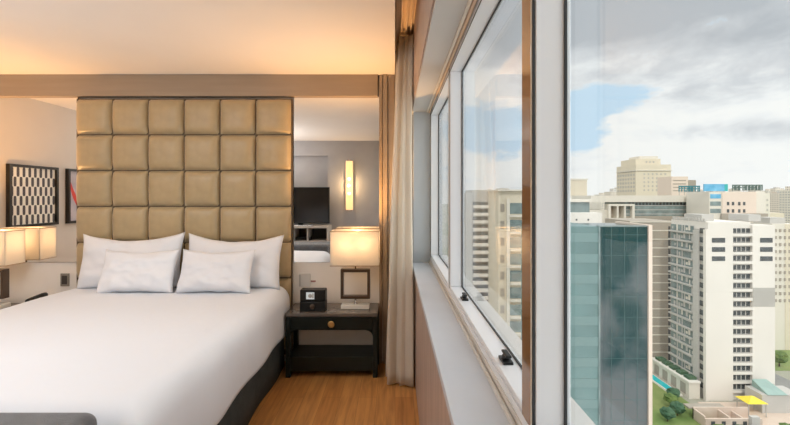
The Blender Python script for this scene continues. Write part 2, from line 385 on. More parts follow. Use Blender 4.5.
# ------------------------------------------------------------ bed
BX0, BX1, BY0, BY1 = -2.885, -1.0, 1.56, 3.645
BC = (BX0+BX1)/2; BW = (BX1-BX0)/2
t = thing('bed', 'wide bed with smooth white duvet over a charcoal valance', 'bed', (BC, 0, 0))
bx(-BW+.03, BW-.03, BY0+.05, BY1, .02, .34).build('bed_base', MT['skirt'], t, bevel=.01)
bx(-BW+.005, BW-.005, BY0+.03, BY1-.005, .345, .68).build('mattress', MT['linen'], t, bevel=.05, seg=4)
# valance: pleated strip round three sides
def val_fn(u, v):
    per = [(-BW, BY1-.02), (-BW, BY0+.02), (BW, BY0+.02), (BW, BY1-.02)]
    lens = [(BY1-BY0-.04), 2*BW, (BY1-BY0-.04)]; s_ = u*sum(lens); i = 0
    while i < 2 and s_ > lens[i]: s_ -= lens[i]; i += 1
    a, b = per[i], per[i+1]; k = s_/lens[i]; p = Vector((a[0]+(b[0]-a[0])*k, a[1]+(b[1]-a[1])*k, 0))
    nrm = [Vector((-1, 0, 0)), Vector((0, -1, 0)), Vector((1, 0, 0))][i]
    p += nrm*(.008*math.sin(u*55)+.006*(1-v)); p.z = .012+.44*v; return p
MB().grid(val_fn, 260, 3).build('valance', MT['skirt'], t, solid=.004)
DT = .728
def fold(s_, half, r, drop_out):
    a = abs(s_); sg = 1 if s_ >= 0 else -1
    if a <= half-r: return s_, 0.
    q = a-(half-r)
    if q < r*math.pi/2:
        th = q/r; return sg*(half-r+r*math.sin(th)), r*(1-math.cos(th))
    d = q-r*math.pi/2; return sg*(half+drop_out*d), r+d
def duvet_fn(u, v):
    HW = BW+.032; r = .11; D = .385
    s_ = (2*u-1)*(HW-r+r*math.pi/2+D-r); x, dx = fold(s_, HW, r, .015)
    total = (BY1-.03)-(BY0-.06); y_s = v*(total+D-.04)
    r2 = .10
    if y_s < total-r2: y, dy = BY1-.03-y_s, 0
    else:
        q = y_s-(total-r2)
        if q < r2*math.pi/2: y, dy = BY1-.03-(total-r2+r2*math.sin(q/r2)), r2*(1-math.cos(q/r2))
        else: y, dy = BY1-.03-(total+.02*(q-r2*math.pi/2)), r2+q-r2*math.pi/2
    z = DT-max(dx, dy)
    n = noise.noise(Vector((x*1.1, y*1.3, 0)))*.012+noise.noise(Vector((x*3.2+y, y*2.6, 4)))*.006
    puff = .012*math.cos(x/HW*math.pi/2) if dx == 0 else 0
    if dx > .05:
        x += (1 if x > 0 else -1)*(.014*noise.noise(Vector((y*3.5, z*1.2, 9)))+.008*math.sin(y*9+z*2)*min(1, (dx-.05)*4))
    return (x, y, z+(n if max(dx, dy) < .2 else n*.6)+puff)
MB().grid(duvet_fn, 110, 110).build('duvet', MT['linen'], t, solid=-.012)
# pillows
def pillow(label, cx, cy, cz, wd, h, tk, lean, rz, seed, roll=0, sag=0):
    m = MB()
    def side(sg):
        def fn(u, v):
            a, b = 2*u-1, 2*v-1
            x = wd/2*a*(1-.055*(1-b*b)); z = h/2*b*(1-.10*(1-a*a)) + sag*(a*a-.5)*(.5+.5*b)
            th = (max(0, 1-a**4)*max(0, 1-b**4))**.55
            y = sg*tk/2*th*(1.1-.25*b)
            y += th*(.018*noise.noise(Vector((a*1.9+seed, b*2.2, sg)))+.008*noise.noise(Vector((a*5+seed, b*4.6, sg))))
            z += .008*noise.noise(Vector((a*3+seed, b*3, 7)))
            return (x, y, z+h/2)
        return fn
    m.grid(side(1), 40, 28); m.grid(side(-1), 40, 28, True)
    o = m.build('pillow', MT['linen2'], merge=True)
    o.location = (cx, cy, cz); o.rotation_euler = (lean, roll, rz)
    tag(o, label, 'pillow', 'white pillows on the bed')
    return o
pillow('large white pillow leaning on the headboard, left back of the bed', -2.335, 3.50, .735, .92, .47, .15, -.20, 0, 1, -.02, .05)
pillow('large white pillow leaning on the headboard, right back of the bed', -1.435, 3.50, .735, .86, .46, .15, -.20, 0, 5, .02, .05)
pillow('smaller white pillow in front on the left half of the bed', -2.16, 3.31, .74, .63, .37, .13, -.34, .03, 9, 0, .015)
pillow('smaller white pillow in front on the right half of the bed', -1.51, 3.31, .74, .63, .37, .13, -.34, -.02, 14, 0, .015)

# bench at the foot
t = thing('bench', 'dark grey upholstered bench at the foot of the bed', 'bench', (-1.95, 1.17, 0))
def rbox(x0, x1, y0, y1, z0, z1, name, m, par, bev): return bx(x0, x1, y0, y1, z0, z1).build(name, m, par, bevel=bev, seg=6)
rbox(-.93, .93, -.23, .23, .50, .81, 'seat', MT['bench'], t, .045)
bx(-.90, .90, -.21, .21, .42, .505).build('frame', MT['black'], t, bevel=.006)
for sx in (-1, 1):
    for sy in (-1, 1): MB().tube([(sx*.82, sy*.15, 0), (sx*.84, sy*.16, .42)], .02, 10, rs=[.014, .024]).build('leg', MT['black'], t)

# ------------------------------------------------------------ nightstands
def nightstand(cx, label):
    W2 = .392; t = thing('nightstand', label, 'nightstand', (cx, 3.57, 0)); y0, y1 = -.165, .13
    bx(-W2, W2, y0-.008, y1+.03, .525, .553).build('table_top', MT['top'], t, bevel=.003)
    bx(-W2+.012, W2-.012, y0+.012, y1+.015, .405, .524).build('case', MT['black'], t, bevel=.002)
    d = bx(-W2+.045, W2-.045, y0-.002, y0+.011, .412, .518).build('drawer', MT['black'], t, bevel=.003)
    MB().lathe(0, y0-.003, [(.010, 0), (.010, .008), (.026, .010), (.029, .016), (.022, .021), (.014, .018), (.006, .019)], 24, 'y', .462).build('knob', MT['brass'], d)
    for sx in (-1, 1):
        for yy in (y0, y1-.03):
            bx(sx*W2-.02+(-.02 if sx > 0 else .02), sx*W2+.02+(-.02 if sx > 0 else .02), yy, yy+.04, 0, .524).build('leg', MT['black'], t, bevel=.004)
        poly = [(sx*(W2-.038), .405), (sx*(W2-.10), .405)]
        for k in range(7):
            a = k/6*math.pi/2; poly.append((sx*(W2-.10+.06*math.sin(a)), .405-.06*(1-math.cos(a))))
        poly.append((sx*(W2-.038), .345))
        MB().prism(poly, y0+.006, y0+.024).build('corner_bracket', MT['black'], t)
    bx(-W2+.012, W2-.012, y0+.008, y1, .055, .175).build('shelf', MT['black'], t, bevel=.003)
    return t
nightstand(-.541, 'black lacquered nightstand with brass knob, between bed and curtain')
nightstand(-3.36, 'black nightstand on the left of the bed under the left lamp')

# lamps
def lamp(cx, label, grp='table lamps either side of the bed'):
    t = thing('table_lamp', label, 'lamp', (cx, 3.57, .5535), 0, grp)
    bx(-.125, .125, -.05, .05, 0, .035).build('base', MT['acryl'], t, bevel=.004)
    m = MB(); m.tube([(0, 0, .036), (0, 0, .085)], .007); m.lathe(0, 0, [(.016, 0), (.018, .004), (.008, .012)], 16, 'z', .036); m.build('base_stem', MT['chrome'], t)
    m = MB(); z0, z1 = .085, .345; a = .13
    m.box(-a, a, -.03, .03, z0, z0+.024); m.box(-a, a, -.03, .03, z1-.024, z1); m.box(-a, -a+.024, -.03, .03, z0+.024, z1-.024); m.box(a-.024, a, -.03, .03, z0+.024, z1-.024)
    m.build('square_ring', MT['bronze'], t, merge=False)
    MB().tube([(0, 0, .346), (0, 0, .52)], .006).build('neck', MT['chrome'], t)
    w_, d_, s0, s1, th = .212, .095, .385, .69, .004
    m = MB()
    for (x0, x1, y0, y1) in ((-w_, w_, -d_, -d_+th), (-w_, w_, d_-th, d_), (-w_, -w_+th, -d_+th, d_-th), (w_-th, w_, -d_+th, d_-th)): m.box(x0, x1, y0, y1, s0, s1)
    sh = m.build('lamp_shade', MT['shade'], t)
    for z in (s0, s1-.006):
        m = MB()
        for (x0, x1, y0, y1) in ((-w_-.002, w_+.002, -d_-.002, -d_), (-w_-.002, w_+.002, d_, d_+.002), (-w_-.002, -w_, -d_, d_), (w_, w_+.002, -d_, d_)): m.box(x0, x1, y0, y1, z, z+.006)
        m.build('piping', MT['trim'], sh)
    m = MB(); m.tube([(-w_+th, 0, .60), (w_-th, 0, .60)], .003, 6); m.tube([(0, -d_+th, .60), (0, d_-th, .60)], .003, 6); m.build('shade_spider', MT['chrome'], sh)
    for k in (-1, 1):
        MB().lathe(k*.09, 0, [(.008, 0), (.014, .01), (.024, .035), (.026, .055), (.018, .075), (.006, .085)], 16, 'z', .485).build('bulb', MT['bulb'], t)
        l = lamp_obj('bulb_light', 'POINT', (k*.09, 0, .60), 1.6, (1, .62, .34), .012); l.parent = t
    l = lamp_obj('upward_light', 'SPOT', (0, 0, .64), 80, (1, .53, .19), .05, rot=(math.pi, 0, 0)); l.data.spot_size = 2.3; l.data.spot_blend = 1; l.data.shadow_soft_size = .05; l.parent = t
    return t
lamp(-.352, 'table lamp with glowing cream shade on the nightstand by the curtain')
lamp(-3.60, 'table lamp with glowing cream shade at the left edge of the photo')

# clock dock
t = thing('alarm_clock', 'black alarm clock with a small pale display on the right nightstand', 'clock', (-.712, 3.50, .5535), .0)
bx(-.11, .11, -.055, .055, 0, .085).build('speaker_base', MT['plastic'], t, bevel=.006)
cb = bx(-.11, .11, -.045, .05, .0855, .185).build('clock_body', MT['plastic'], t, bevel=.008)
d = bx(-.055, .015, -.049, -.0455, .105, .165).build('display', MT['display'], t)
m = MB()
m.lathe(-.02, -.0493, [(.017, 0), (.017, .001)], 20, 'y', .135); m.box(-.002, .010, -.0505, -.0492, .115, .155)
m.build('dial_mark', MT['cab'], d)
MB().lathe(0, -.0555, [(.022, 0), (.022, .004), (.016, .006)], 20, 'y', .043).build('dial', MT['bronze'], t)

# telephone at the left of the bed
t = thing('telephone', 'dark telephone with curled cord on the left nightstand beside the bed', 'telephone', (-3.08, 3.52, .5535), .25)
bx(-.085, .085, -.10, .10, 0, .055).build('telephone_body', MT['plastic'], t, bevel=.012, seg=3)
m = MB(); m.tube([(-.06, -.115, .10), (-.062, -.06, .112), (-.062, .06, .112), (-.06, .115, .10)], .02, 10, rs=[.026, .016, .016, .026]); m.build('handset', MT['plastic'], t)
m = MB(); m.box(-.02, .07, -.07, .03, .0551, .06); m.build('keypad', MT['offw'], t)
bx(-.078, -.046, -.03, .03, .056, .094).build('cradle', MT['plastic'], t)
pts = [(-.06+.012*math.cos(k*.9)-.08*(k/60), -.12-.1*(math.sin(k/60*3.1)), .0+.022+.012*math.sin(k*.9)) for k in range(61)]
MB().tube(pts, .003, 6).build('cord', MT['cord'], t)

# switches on the panels
t = thing('light_switch', 'pale switch plate on the panel above the alarm clock', 'switch', (-.845, YB-.002, .70))
bx(-.052, .052, -.009, 0, 0, .125).build('plate', MT['offw'], t, bevel=.002); bx(-.052, -.035, -.012, -.0095, .01, .115).build('rocker', MT['cab'], t, bevel=.001)
o = bx(-.022, .022, -.008, -.002, .0, .014).build('wall_socket', mat('dull_red_plastic', (.35, .16, .14), .5), loc=(-.765, YB, .745)); tag(o, 'tiny reddish socket on the panel right of the switch plate', 'socket')
t = thing('light_switch', 'dark switch plate on the panel left of the headboard', 'switch', (-3.09, YB, .705))
bx(-.04, .04, -.01, 0, 0, .12).build('plate', MT['cabd'], t, bevel=.002); bx(-.025, .025, -.013, -.0105, .02, .10).build('rocker', MT['cabhole'], t, bevel=.001)

# ------------------------------------------------------------ curtain
def curtain_fn(u, v):
    z = .015+v*(2.85-.015)
    ph = u*math.pi*2*5.0
    zz = z/2.85
    cx = .035+.050*zz**1.4; amp = .112-.052*zz**1.1
    x = cx+amp*math.sin(ph)*(.85+.15*math.sin(u*11+1))+.006*math.sin(z*2.2+u*9)
    y = 3.22+.36*u+.025*math.sin(2*ph+.5)+.006*math.sin(z*1.7)
    return (x, y, z)
o = MB().grid(curtain_fn, 200, 30).build('curtain_fabric', MT['curtain'], solid=.003); 
t = thing('curtain', 'full-height cream curtain drawn together at the end of the windows', 'curtain', (0, 0, 0)); o.parent = t
for k in range(6): bx(.075, .087, 3.26+.055*k, 3.265+.055*k, 2.85, 2.872).build('hook', MT['chrome'], t)

# window latches
for i, (y, lab) in enumerate(((1.27, 'dark grey latch nearest the camera on the middle window ledge'), (2.03, 'dark grey latch at the far end of the middle window ledge'))):
    t = thing('window_latch', lab, 'latch', (.352, y, 1.0252))
    bx(-.016, .016, -.03, .03, 0, .008).build('latch_plate', MT['plastic'], t, bevel=.001)
    MB().lathe(0, .0, [(.012, 0), (.012, .012), (.009, .014)], 14, 'z', .0082).build('pivot', MT['gasket'], t)
    MB().box(-.009, .009, -.036, .022, .0225, .031).build('lever', MT['plastic'], t, bevel=.003)

# ------------------------------------------------------------ left wall pictures, seen in the mirror
def picture(y0, y1, label):
    t = thing('framed_picture', label, 'picture', (XL, (y0+y1)/2, 1.20)); h = (y1-y0)/2
    m = MB(); f = .03; H = .70
    m.box(.0, .045, -h, h, 0, f); m.box(0, .045, -h, h, H-f, H); m.box(0, .045, -h, -h+f, f, H-f); m.box(0, .045, h-f, h, f, H-f)
    m.build('picture_frame', MT['artblack'], t); return t, h, f, H
t, h, f, H = picture(2.53, 3.16, 'black framed print of alternating dark and cream hexagons on the left wall')
a = MB().box(.001, .020, -h+f, h-f, f, H-f)
a.cur = 1; ncol = 8; nrow = 6; cw = (2*(h-f))/(ncol*2); rh = (H-2*f)/nrow
for r in range(nrow):
    for c in range(ncol*2):
        if (c+r) % 2: continue
        y_ = -h+f+cw*(c+.5); z_ = f+rh*(r+.5); a_, b_ = cw*.5, rh*.5
        P = [(y_-a_*.98, z_-b_*.6), (y_-a_*.78, z_-b_), (y_+a_*.78, z_-b_), (y_+a_*.98, z_-b_*.6), (y_+a_*.98, z_+b_*.6), (y_+a_*.78, z_+b_), (y_-a_*.78, z_+b_), (y_-a_*.98, z_+b_*.6)]
        a.add([(.0205, p[0], p[1]) for p in P], [tuple(range(8))])
o = a.build('print', [MT['artcream'], MT['artdark']], t)
t, h, f, H = picture(1.75, 2.38, 'black framed grey abstract painting with a red sweep, partly hidden by the headboard')
a = MB().box(.001, .018, -h+f, h-f, f, H-f); a.cur = 1
P = []; Q = []
for k in range(15):
    q = k/14; y_ = h-.06-.24*(1-q)**1.8; z_ = .08+.45*q; wd_ = .045*math.sin(math.pi*min(1, q*.9+.1))+.006
    P.append((.0185, y_-wd_, z_)); Q.append((.0185, y_+wd_*.4, z_))
a.add(P+Q, [(k, k+1, 15+k+1, 15+k) for k in range(14)])
a.build('canvas', [MT['artgrey'], MT['artred']], t)

# ------------------------------------------------------------ opposite wall: TV, cabinet, wall light (seen in the mirror)
t = thing('television_cabinet', 'low grey cabinet with open shelf and dark drawers under the television', 'cabinet', (-1.95, YO+.24, 0))
m = MB(); m.box(-.64, .64, -.23, .2, 0, .06); m.box(-.66, .66, -.235, .22, .06, .09); m.box(-.66, .66, -.235, .22, .93, .965); m.box(-.66, .66, -.235, .22, .655, .68)
for x in (-.66, -.02, .635): m.box(x, x+.025, -.235, .22, .09, .655); m.box(x, x+.025, -.235, .22, .68, .93)
m.box(.25, .27, -.235, .21, .68, .93); m.build('cabinet_body', MT['cab'], t)
bx(-.635, .635, -.235, -.22, .09, .93).build('back_panel', MT['cabhole'], t)
for z in (.10, .38):
    for x in (-.63, .01):
        d = bx(x, x+.62, .205, .225, z, z+.268).build('drawer', MT['cabd'], t, bevel=.002); bx(x+.25, x+.37, .226, .236, z+.2, z+.212).build('handle', MT['chrome'], d)
o = bx(-.16, .16, -.1, .1, 0, .06).build('media_box', MT['plastic'], loc=(-1.52-.3, YO+.25, .681)); tag(o, 'slim black media box inside the open shelf of the cabinet', 'media box')
t = thing('television', 'flat black television standing on the grey cabinet, seen in the mirror', 'television', (-1.86, YO+.27, .9655))
bx(-.25, .25, -.09, .09, 0, .012).build('stand', MT['chrome'], t, bevel=.003); bx(-.05, .05, -.02, .0, .012, .08).build('neck', MT['plastic'], t)
bz = bx(-.57, .57, -.02, .02, .045, .76).build('bezel', MT['plastic'], t, bevel=.003)
bx(-.555, .555, .021, .023, .062, .745).build('screen', MT['screen'], t)
t = thing('wall_light', 'tall slim wall light glowing amber beside the television, seen in the mirror', 'wall light', (-.925, YO, 1.24))
bx(-.05, .05, 0, .012, 0, 1.05).build('back_plate', MT['chrome'], t, bevel=.002)
m = MB()
m.prism([(-.07, .03), (.07, .03), (.07, 1.02), (-.07, 1.02)], .0125, .075)
m.build('glowing_diffuser', MT['tube'], t, bevel=.01)
for z in (.40, .70): MB().lathe(0, .082, [(.018, -.055), (.034, -.03), (.034, .0), (.012, .008)], 16, 'z', z-.02).build('bulb', MT['tube_hot'], t)
l = lamp_obj('wall_light_glow', 'POINT', (0, .16, .52), 9, (1, .66, .33), .012); l.parent = t

# ------------------------------------------------------------ the city outside
GZ = -64.0
def px(x, Y): return (x-395)/F*Y
def pz(y, Y): return EX+(196-y)/F*Y
E = {}
E['white'] = mat('white_render', (.76, .72, .67), .85, nscale=.08, namt=.03)
E['grey'] = mat('grey_concrete', (.46, .44, .41), .85, nscale=.1, namt=.08)
E['lgrey'] = mat('light_grey_concrete', (.50, .485, .46), .85, nscale=.1, namt=.06)
E['dwin'] = mat('dark_windows', (.07, .08, .085), .25, nscale=.5, namt=.4)
E['mwin'] = mat('grey_green_windows', (.20, .26, .26), .25, nscale=.4, namt=.3)
E['brown'] = mat('grey_brown_cladding', (.36, .32, .27), .8, nscale=.1, namt=.05)
E['cream'] = mat('cream_facade', (.68, .61, .49), .85, nscale=.05, namt=.03)
E['cream2'] = mat('pale_cream_facade', (.71, .665, .59), .85, nscale=.05, namt=.04)
E['pink'] = mat('pinkish_facade', (.74, .62, .53), .85, nscale=.05, namt=.04)
E['teal'] = mat('teal_curtain_wall', (.12, .22, .22), .25, 0, .6, nscale=.09, namt=.25)
E['teald'] = mat('dark_teal_wall_painted_reflections', (.010, .055, .06), .15, 0, .16, nscale=.075, col2=(.15, .17, .18), rp=(.42, .56))  # grey blotches in the base colour imitate reflections in the glass
E['blue'] = mat('blue_signboard', (.05, .33, .58), .6, nscale=.3, col2=(.20, .52, .75))
E['tealsign'] = mat('teal_letters', (.03, .20, .24), .6)
E['dksign'] = mat('dark_green_letters', (.12, .18, .16), .6)
E['pool'] = mat('turquoise_water', (.02, .48, .52), .1, nscale=.5, namt=.1)
E['leaf'] = mat('tree_leaves', (.06, .12, .03), .9, nscale=.4, col2=(.16, .22, .06))
E['leaf2'] = mat('dark_tree_leaves', (.03, .09, .05), .9, nscale=.4, col2=(.08, .15, .08))
E['trunk'] = mat('tree_bark', (.12, .08, .05), .9)
E['lawn'] = mat('lawn', (.14, .22, .06), .95, nscale=.15, col2=(.24, .28, .10))
E['road'] = mat('asphalt', (.22, .22, .21), .9, nscale=.1, namt=.1)
E['dirt'] = mat('bare_pinkish_ground', (.55, .42, .34), .95, nscale=.12, col2=(.68, .58, .50))
E['yellow'] = mat('yellow_awning', (.80, .62, .05), .7)
E['roofteal'] = mat('grey_green_roof', (.28, .40, .37), .5, nscale=.3, namt=.1)
E['red'] = mat('clay_roof', (.50, .20, .13), .8, nscale=.3, namt=.2)

struct('floor_city', bx(-600, 2600, 20, 3200, GZ-2, GZ), mat('city_ground', (.20, .23, .14), .95, nscale=.02, col2=(.44, .40, .36)), 'ground of the city far below')
def strip(name, x0, x1, y0, y1, z, m, lab): return struct(name, bx(x0, x1, y0, y1, GZ, z), m, lab)
strip('trim_17', 40, 330, 100, 112, GZ+.1, E['road'], 'street in front of the white tower')
strip('trim_18', 126, 140, 112, 400, GZ+.15, E['road'], 'street beside the white tower')
strip('trim_19', 140.5, 420, 150, 262, GZ+.12, E['lawn'], 'park lawn beside the white tower')
strip('trim_20', 60, 93, 113, 150, GZ+.2, E['lawn'], 'lawn by the pool')
strip('trim_21', 96, 126, 112.2, 127, GZ+.14, E['dirt'], 'bare ground before the white tower')

def bpart(t, name, m, *a, **k): return bx(*a).build(name, m, t, **k)
# --- white tower
T0 = 128.0; TX0, TX1 = 100.2, 121.6; ztop = -6.8; fh = 2.95
t = thing('tower_block', 'tall white apartment tower with a central column of windows, right of the photo', 'building', (TX0, T0, GZ))
zt = ztop-GZ
b = MB(); b.box(0, 8.0, 0, 17, 0, zt); b.box(8.0, 14.2, .8, 17, 0, zt); b.box(14.2, 21.4, 0, 17, 0, zt-1.0)
b.build('tower_body', E['white'], t)
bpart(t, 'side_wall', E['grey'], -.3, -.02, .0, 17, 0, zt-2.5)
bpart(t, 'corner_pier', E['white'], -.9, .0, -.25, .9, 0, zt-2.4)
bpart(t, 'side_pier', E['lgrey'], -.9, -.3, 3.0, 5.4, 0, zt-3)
bpart(t, 'grey_panel', E['grey'], 14.3, 21.3, -.12, -.02, zt-27, zt-21)
bpart(t, 'grey_panel', E['grey'], 14.3, 21.0, -.12, -.02, 0, 5.5)
wm = None; bmh = None; cm = None
for k in range(19):
    z = zt-3.6-k*fh
    if z < 3: break
    if wm is None:
        g = MB().box(8.2, 14.0, .66, .78, .0, 1.55); g.cur = 1
        for xx in (9.6, 11.05, 12.5): g.box(xx-.12, xx+.12, .55, .65, 0, 1.55)
        g.box(8.2, 14.0, .0, .06, -.09, -.02); g.box(8.2, 14.0, .0, .06, .25, .32)
        o = g.build('window', [E['dwin'], E['lgrey']], t); wm = o.data
        m = MB(); m.box(8.0, 14.2, -.05, .65, -.95, -.1)
        o2 = m.build('balcony', E['white'], t); bmh = o2.data
        m = MB(); m.box(-1.3, -.32, 5.6, 16.8, -.75, -.25); o3 = m.build('side_balcony', E['lgrey'], t); cm = o3.data
        sms = []
        for vv in range(4):
            g = MB().box(-.45, -.31, 5.8, 16.6, -.2, 1.9); rv = random.Random(vv)
            for q_ in range(9):
                g.cur = rv.choice((1, 1, 2, 0)); yy = 5.9+q_*1.19; g.box(-.52, -.46, yy, yy+rv.uniform(.35, .9), rv.choice((-.2, .3)), rv.choice((1.2, 1.9)))
            o4 = g.build('side_window', [E['mwin'], E['lgrey'], E['cream2']], t); sms.append(o4.data)
            if vv: bpy.data.objects.remove(o4)
            else: keep = o4
        o4 = keep; sm = o4.data
        o5 = MB().box(-.5, -.31, 1.0, 2.9, -.2, 1.5).build('corner_window', E['dwin'], t); km = o5.data
        L5 = [o, o2, o3, o4, o5]
    else:
        L5 = []
        for nm, d_ in (('window', wm), ('balcony', bmh), ('side_balcony', cm), ('side_window', sms[k % 4]), ('corner_window', km)):
            q = bpy.data.objects.new(nm, d_); C.collection.objects.link(q); q.parent = t; L5.append(q)
    for q in L5: q.location = (0, 0, z)
    if k > 16: L5[4].location = (0, 0, z)
for k in (1, 2, 3):
    z = zt-3.6-k*fh
    bpart(t, 'upper_window', E['dwin'], 1.2, 5.4, -.08, -.02, z, z+1.5); bpart(t, 'upper_window', E['dwin'], 16.6, 20.6, -.08, -.02, z, z+1.5)
for x in (1, 16.5): bpart(t, 'rooftop_room', E['lgrey'], x, x+4, 4, 12, zt, zt+2.2)
m = MB()
for k in range(12): m.box(-.2+k*.0, .3, 1.2+k*1.3, 1.9+k*1.3, zt, zt+1.0)
m.build('parapet', E['lgrey'], t)
# podium with pool
t = thing('podium_building', 'low cream podium wing with dark openings beside the pool', 'building', (95, 129.2, GZ))
bpart(t, 'podium_body', E['cream2'], 0, 3.5, 0, 19, 0, 5.2); bpart(t, 'roof_slab', E['white'], -.4, 3.5, -.4, 19.2, 5.2, 5.7)
for k in range(4): bpart(t, 'opening', E['brown'], -.08, -.01, 1.5+k*4.4, 4.0+k*4.4, .8, 4.2)
for k in range(5): bpart(t, 'roof_shrub_box', E['leaf2'], .6, 3.2, 1+k*3.6, 3.4+k*3.6, 5.71, 6.6)
t = thing('swimming_pool', 'turquoise strip of swimming pool beside the cream podium', 'pool', (92.2, 131, GZ+.2))
bpart(t, 'pool_rim', E['white'], -1.6, 1.6, -.5, 17, 0, .6); bpart(t, 'water', E['pool'], -1.25, 1.25, 0, 16.5, .601, .66)
# glass entrance canopy right of tower base
t = thing('canopy_building', 'low grey building with pale green glass roof at the foot of the white tower', 'building', (110.6, 118, GZ))
bpart(t, 'building_body', E['lgrey'], 0, 12, 2.5, 8.5, 0, 5.6)
MB().add([(1.5, 2.2, 5.75), (7.5, 2.2, 5.75), (6.5, 8.2, 7.8), (2, 8.2, 7.8), (1.5, 2.2, 5.61), (7.5, 2.2, 5.61), (6.5, 8.2, 5.61), (2, 8.2, 5.61)], [(0, 1, 2, 3), (4, 5, 1, 0), (5, 6, 2, 1), (6, 7, 3, 2), (7, 4, 0, 3), (4, 7, 6, 5)]).build('glass_roof', E['roofteal'], t)
t = thing('awning', 'yellow awning on posts beside the construction yard', 'awning', (107.1, 120.2, GZ))
MB().add([(-3, -2.4, 4.2), (3, -2.4, 4.2), (3, 2.4, 4.2), (-3, 2.4, 4.2), (0, 0, 5.6)], [(0, 1, 4), (1, 2, 4), (2, 3, 4), (3, 0, 4), (3, 2, 1, 0)]).build('canopy', E['yellow'], t)
for sx in (-2.6, 2.6):
    for sy in (-2, 2): bpart(t, 'post', E['grey'], sx-.1, sx+.1, sy-.1, sy+.1, 0, 4.2)
# construction yard walls
t = thing('half_built_building', 'roofless pinkish half-built walls below the white tower', 'building', (px(706, 112.5), 112.6, GZ))
m = MB(); m.box(0, 16, 0, .5, 0, 2.8); m.box(0, .5, .5, 5, 0, 3.2); m.box(7, 7.4, .5, 5, 0, 3); m.box(0, 16, 4.6, 5, 0, 3.6); m.box(11, 11.4, .5, 5, 0, 2.6)
m.build('rough_wall', E['dirt'], t)
for k in range(5): bpart(t, 'opening', E['dwin'], 1.5+k*3, 2.6+k*3, -.05, -.01, .8, 2.1)
bpart(t, 'low_roof', E['brown'], -1, 10, 5.1, 7.5, 2.9, 3.3)
bpart(t, 'blockwork_tower', E['lgrey'], 12, 14.2, -1.2, -.1, 0, 3.9)

# --- banded brown building behind
Yb2 = 152.
t = thing('office_block', 'grey brown office block with thin pale floor lines, left of the white tower', 'building', (px(630, Yb2), Yb2, GZ))
zt = pz(221, Yb2)-GZ; wd_ = px(674, Yb2)-px(630, Yb2)
bpart(t, 'block_body', E['brown'], 0, wd_, 0, 18, 0, zt)
for k in range(17): bpart(t, 'floor_line', E['cream2'], -.1, wd_+.1, -.14, -.01, zt-.5-k*3.3, zt-.15-k*3.3)
bpart(t, 'dark_slot', E['dwin'], wd_-2.2, wd_-1.2, -.06, -.01, 3, zt-2)
# --- teal glass building
Y3 = 60.; t = thing('glass_building', 'dark teal glass building with a cream edge pier, nearest outside the window', 'building', (px(560, Y3), Y3, GZ))
w3 = px(652, Y3)-px(560, Y3); xs = px(599, Y3)-px(560, Y3); zt = pz(227, Y3)-GZ
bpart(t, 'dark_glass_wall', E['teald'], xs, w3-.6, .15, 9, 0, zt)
bpart(t, 'pale_glass_wall', E['teal'], -3, xs-.25, -.3, 9, 0, zt+.1)
bpart(t, 'edge_pier', E['pink'], w3-.55, w3, -.1, 9, 0, zt+.3)
bpart(t, 'corner_mullion', E['mwin'], xs-.25, xs, -.4, .3, 0, zt)
for k in range(14): bpart(t, 'spandrel', mat('pale_teal_spandrel', (.15, .25, .25), .35) if k == 0 else bpy.data.materials['pale_teal_spandrel'], -3, xs-.26, -.36, -.301, zt-2.2-k*3.1, zt-.9-k*3.1)
for x in (xs+1.9, xs+3.9, xs+5.8): bpart(t, 'glazing_bar', E['teal'], x, x+.035, .11, .149, 0, zt)
for k in range(13): bpart(t, 'glazing_bar', E['teal'], xs, w3-.6, .12, .149, zt-1.2-k*3.1, zt-1.165-k*3.1)
bpart(t, 'roof_edge', E['mwin'], xs, w3-.6, .05, .8, zt, zt+.2)
m = MB(); m.add([(xs+6.3, .10, zt-8.6), (xs+7.0, .10, zt-8.9), (xs+7.6, .10, zt-8.1), (xs+7.2, .10, zt-7.2), (xs+6.7, .10, zt-7.6), (xs+6.2, .10, zt-8.0)], [(0, 1, 2, 3, 4, 5)])
# --- white parapet building behind it
Y4 = 85.; t = thing('white_building', 'white flat building with a green glazed strip beyond the teal glass building', 'building', (px(556, Y4), Y4, GZ))
w4 = px(602, Y4)-px(556, Y4); zt = pz(213, Y4)-GZ
bpart(t, 'building_body', E['white'], 0, w4, 0, 8, 0, zt); bpart(t, 'glazed_strip', E['mwin'], 0, w4-1.2, 3, 8, zt, zt+2.3)
bpart(t, 'roof_slab', E['cream2'], -.5, w4-.8, 2.5, 8.5, zt+2.3, zt+2.9)
for x in (w4-5.6, w4-3.1): bpart(t, 'round_vent', E['dwin'], x, x+.35, -.06, -.01, zt-1.6, zt-1.25)
# --- cream block
Y5 = 240.; t = thing('cream_block', 'small plain cream block rising behind the white flat building', 'building', (px(558, Y5), Y5, GZ))
bpart(t, 'building_body', E['cream'], 0, px(587, Y5)-px(558, Y5), 0, 12, 0, pz(180, Y5)-GZ); bpart(t, 'roof_edge', E['cream2'], -.4, px(588, Y5)-px(558, Y5), -.4, 12.4, pz(180, Y5)-GZ, pz(178.6, Y5)-GZ)
bpart(t, 'lower_wing', E['cream2'], 0, px(598, Y5)-px(558, Y5), -3, -.5, 0, pz(196, Y5)-GZ)
